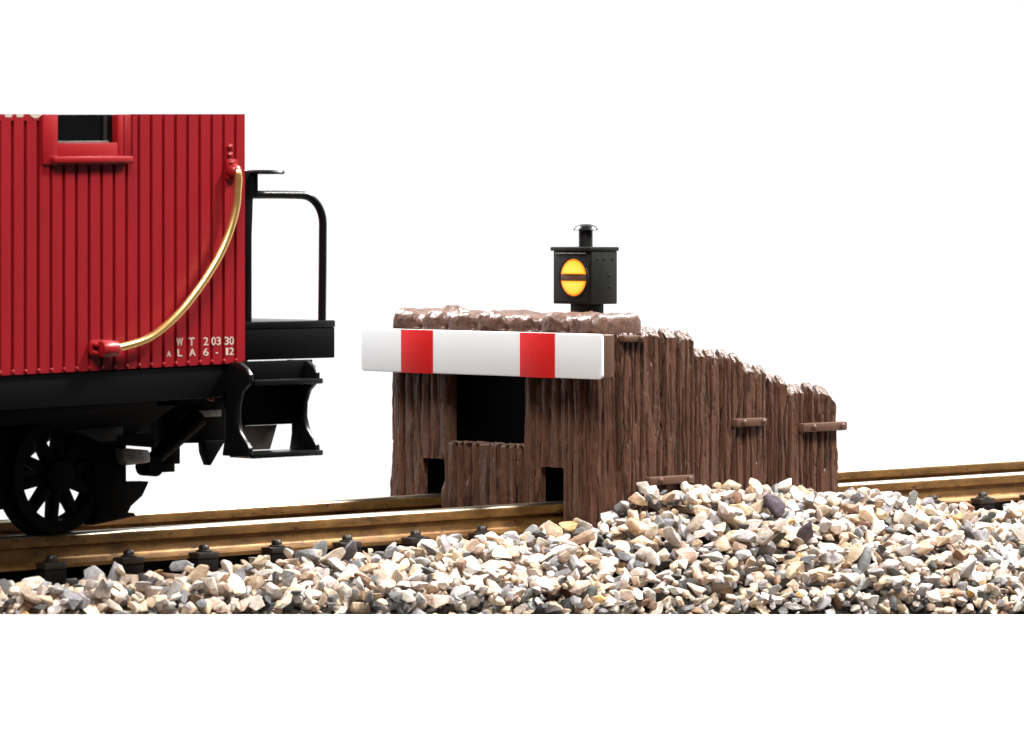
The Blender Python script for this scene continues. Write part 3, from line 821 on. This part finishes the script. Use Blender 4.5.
# ---- stones: angular chips dropped one after the other onto a height map
def make_rock(seed):
    r = random.Random(seed); bm = bmesh.new()
    n = r.randint(9, 15)
    for _ in range(n):
        v = Vector((r.gauss(0, 1), r.gauss(0, 1), r.gauss(0, 1))).normalized()
        v *= r.uniform(0.82, 1.1)
        bm.verts.new(v)
    res = bmesh.ops.convex_hull(bm, input=bm.verts[:])
    junk = [g for g in res['geom_interior'] if isinstance(g, bmesh.types.BMVert)]
    if junk: bmesh.ops.delete(bm, geom=junk, context='VERTS')
    bmesh.ops.dissolve_limit(bm, angle_limit=math.radians(14), verts=bm.verts[:], edges=bm.edges[:])
    bmesh.ops.bevel(bm, geom=bm.edges[:], offset=r.uniform(0.05, 0.13), segments=1, profile=0.5, affect='EDGES', clamp_overlap=True)
    bmesh.ops.triangulate(bm, faces=bm.faces[:])
    bm.verts.index_update()
    V = np.array([v.co[:] for v in bm.verts]); F = np.array([[v.index for v in f.verts] for f in bm.faces])
    bm.free(); return V, F
ROCKS = [make_rock(100+i) for i in range(34)]
PAL = [((0.73, 0.66, 0.57), 20), ((0.72, 0.57, 0.41), 19), ((0.65, 0.59, 0.55), 13), ((0.42, 0.41, 0.42), 13), ((0.60, 0.46, 0.37), 11),
       ((0.26, 0.26, 0.275), 12), ((0.55, 0.42, 0.30), 6), ((0.085, 0.083, 0.083), 13), ((0.42, 0.33, 0.27), 6), ((0.60, 0.38, 0.15), 0.8), ((0.28, 0.17, 0.11), 3), ((0.62, 0.55, 0.53), 8)]
pw = np.array([w for _, w in PAL], float); pw /= pw.sum()
CELL = 0.5; HX0, HX1, HY0, HY1 = -232.0, 285.0, -112.0, 74.0
nx, ny_ = int((HX1-HX0)/CELL), int((HY1-HY0)/CELL)
cxs = HX0+(np.arange(nx)+0.5)*CELL; cys = HY0+(np.arange(ny_)+0.5)*CELL
GXm, GYm = np.meshgrid(cxs, cys, indexing='ij')
G = ground_z(GXm, GYm)
H = G-4.0
BL = 1e3
for x in tie_x:
    m_ = (abs(GXm-x) < 5.2) & (GYm > -8.2) & (GYm < 56.2); H[m_] = BL
for yc in (0.3, 48): H[(abs(GYm-yc) < 4.0)] = BL
for x in tie_x:
    for yc in (0.3, 48): H[(abs(GXm-x) < 4.5) & (abs(GYm-yc) < (6.6 if x < 0 else 7.7))] = BL
H[(GXm > -8.5) & (GXm < 95) & (GYm > -19.6) & (GYm < 67)] = BL
H[GYm < ylip(GXm)+1.8] = BL
valid = np.argwhere(H < BL/2)
outer = valid[(cys[valid[:, 1]] < -3)]
inner = valid[(cys[valid[:, 1]] >= -3)]
accV, accF, accC = [], [], []; voff = 0; placed = 0
rg = np.random.default_rng(21)
def drop(i, j, size, tilt, sink, frac_ok=True):
    global voff, placed
    a = size*np.array([rg.uniform(0.85, 1.45), rg.uniform(0.7, 1.0), rg.uniform(0.42, 0.72)])
    ax = rg.normal(0, tilt, 2)
    Rm = np.array((Matrix.Rotation(ax[0], 3, 'X') @ Matrix.Rotation(ax[1], 3, 'Y') @ Matrix.Rotation(rg.uniform(0, 6.28), 3, 'Z')))
    V, F = ROCKS[rg.integers(len(ROCKS))]
    A = Rm @ np.diag(1/a**2) @ Rm.T
    rad = a.max(); k = int(rad/CELL)+1
    i0, i1, j0, j1 = i-k, i+k+1, j-k, j+k+1
    if i0 < 0 or j0 < 0 or i1 >= nx or j1 >= ny_: return False
    d = np.arange(-k, k+1)*CELL; DX, DY = np.meshgrid(d, d, indexing='ij')
    qa = A[2, 2]; qb = 2*(A[0, 2]*DX+A[1, 2]*DY); qc = A[0, 0]*DX**2+A[1, 1]*DY**2+2*A[0, 1]*DX*DY-0.80
    disc = qb**2-4*qa*qc; ins = disc > 0
    if not ins.any(): return False
    sq = np.sqrt(np.where(ins, disc, 0)); lo = (-qb-sq)/(2*qa); hi = (-qb+sq)/(2*qa)
    Hs = H[i0:i1, j0:j1]
    if (Hs[ins] > BL/2).any(): return False
    zc = np.percentile((Hs-lo)[ins], 64) - sink*a.min()
    H[i0:i1, j0:j1] = np.where(ins, np.maximum(Hs, zc+hi*0.92), Hs)
    P = (V*a) @ Rm.T + np.array([cxs[i], cys[j], zc])
    accV.append(P); accF.append(F+voff); voff += len(P)
    c = np.array(PAL[rg.choice(len(PAL), p=pw)][0])*rg.uniform(0.82, 1.1) + rg.normal(0, 0.005, 3)
    accC.append(np.repeat(np.clip(c, 0.015, 0.9)[None], len(F), 0)); placed += 1
    return True
def fill(cells, tries, want, lo_s, hi_s, tilt, over):
    n = 0
    for _ in range(tries):
        c = cells[rg.integers(len(cells), size=5)]
        df = (G-H)[c[:, 0], c[:, 1]]
        q = int(np.argmax(df))
        if df[q] < over: continue
        size = lo_s + (hi_s-lo_s)*rg.random()**1.7
        if drop(c[q, 0], c[q, 1], size, tilt, 0.25): n += 1
        if n >= want: break
    return n
n1 = fill(outer, 14000, 7000, 1.6, 3.9, 0.5, 0.3)
n2 = fill(outer, 12000, 4000, 1.0, 2.4, 0.6, 0.7)
n3 = fill(inner, 2500, 1100, 1.8, 3.4, 0.5, -0.5)
edge = outer[(cys[outer[:, 1]] < ylip(cxs[outer[:, 0]])+9)]
n4 = fill(edge, 5000, 1500, 1.5, 3.0, 0.6, -0.5)
oo = outer[(cxs[outer[:, 0]] > -200)]
print('stones', n1, n2, n3, n4, 'mean over', (H-G)[oo[:, 0], oo[:, 1]].mean(), 'edge', (H-G)[edge[:, 0], edge[:, 1]].mean())
Vv = np.concatenate(accV); Ff = np.concatenate(accF); Cc = np.concatenate(accC)
me = bpy.data.meshes.new('gravel')
me.vertices.add(len(Vv)); me.vertices.foreach_set('co', (Vv*S).ravel())
me.loops.add(len(Ff)*3); me.loops.foreach_set('vertex_index', Ff.ravel().astype(np.int32))
me.polygons.add(len(Ff)); me.polygons.foreach_set('loop_start', np.arange(0, len(Ff)*3, 3, dtype=np.int32))
me.update(calc_edges=True); me.validate()
at = me.attributes.new('stone_colour', 'FLOAT_COLOR', 'FACE')
at.data.foreach_set('color', np.concatenate([Cc, np.ones((len(Cc), 1))], 1).ravel())
me.materials.append(M['stone'])
me.shade_smooth(); me.set_sharp_from_angle(angle=math.radians(24))
gv = bpy.data.objects.new('gravel', me); col.objects.link(gv)
gv['kind'] = 'stuff'; gv['label'] = 'mixed cream, grey and tan gravel heaped beside the track'

# ================================================================== LIGHT
w = bpy.data.worlds.new('World'); scene.world = w; w.use_nodes = True
nt = w.node_tree; bg = nt.nodes['Background']
# white studio sweep behind the model, dim room in front
tc = nt.nodes.new('ShaderNodeTexCoord'); dp = nt.nodes.new('ShaderNodeVectorMath'); dp.operation = 'DOT_PRODUCT'
dp.inputs[1].default_value = (FW.x, FW.y, 0)
nt.links.new(tc.outputs['Generated'], dp.inputs[0])
mr = nt.nodes.new('ShaderNodeMapRange'); mr.interpolation_type = 'SMOOTHSTEP'
mr.inputs['From Min'].default_value = 0.05; mr.inputs['From Max'].default_value = 0.6
mr.inputs['To Min'].default_value = 0.08; mr.inputs['To Max'].default_value = 1.1
nt.links.new(dp.outputs['Value'], mr.inputs['Value'])
nt.links.new(mr.outputs[0], bg.inputs['Strength'])
bg.inputs['Color'].default_value = (1, 1, 1, 1)

def area(name, loc, target, size, power, color=(1, 1, 1), size_y=None):
    l = bpy.data.lights.new(name, 'AREA'); l.energy = power; l.color = color
    l.shape = 'RECTANGLE' if size_y else 'SQUARE'; l.size = size*S
    if size_y: l.size_y = size_y*S
    o = bpy.data.objects.new(name, l); col.objects.link(o); o.location = Vector(loc)*S
    o.rotation_euler = (Vector(target)-Vector(loc)).to_track_quat('-Z', 'Y').to_euler()
    return o
area('key_lamp', (480, -500, 880), (10, 0, 0), 170, 25.0, (1, 0.97, 0.93))
area('top_lamp', (-40, 480, 540), (10, 10, 40), 260, 11.0, (1, 0.985, 0.96))
area('end_lamp', (640, -60, 640), (40, 0, 30), 200, 11.0, (1, 0.98, 0.95))
area('front_lamp', (-560, -520, 900), (0, 10, 30), 400, 19.0, (1, 0.99, 0.97))

# ================================================================== CAMERA
cam = bpy.data.cameras.new('camera'); co = bpy.data.objects.new('camera', cam); col.objects.link(co)
cam.sensor_width = 36; cam.lens = FPX*36/1024
cam.shift_x = 0; cam.shift_y = -(365-225)/1024
cam.dof.use_dof = True; cam.dof.focus_distance = 1.19; cam.dof.aperture_fstop = 62
cam.clip_start = 0.05; cam.clip_end = 50
co.location = CAM*S
co.rotation_euler = Vector(FW).to_track_quat('-Z', 'Z').to_euler()
co.rotation_euler = (math.radians(90), 0, math.atan2(FW.y, FW.x)-math.pi/2)
scene.camera = co
vs_ = scene.view_settings; vs_.view_transform = 'Standard'; vs_.look = 'None'; vs_.exposure = 0; vs_.gamma = 1
scene.render.film_transparent = False
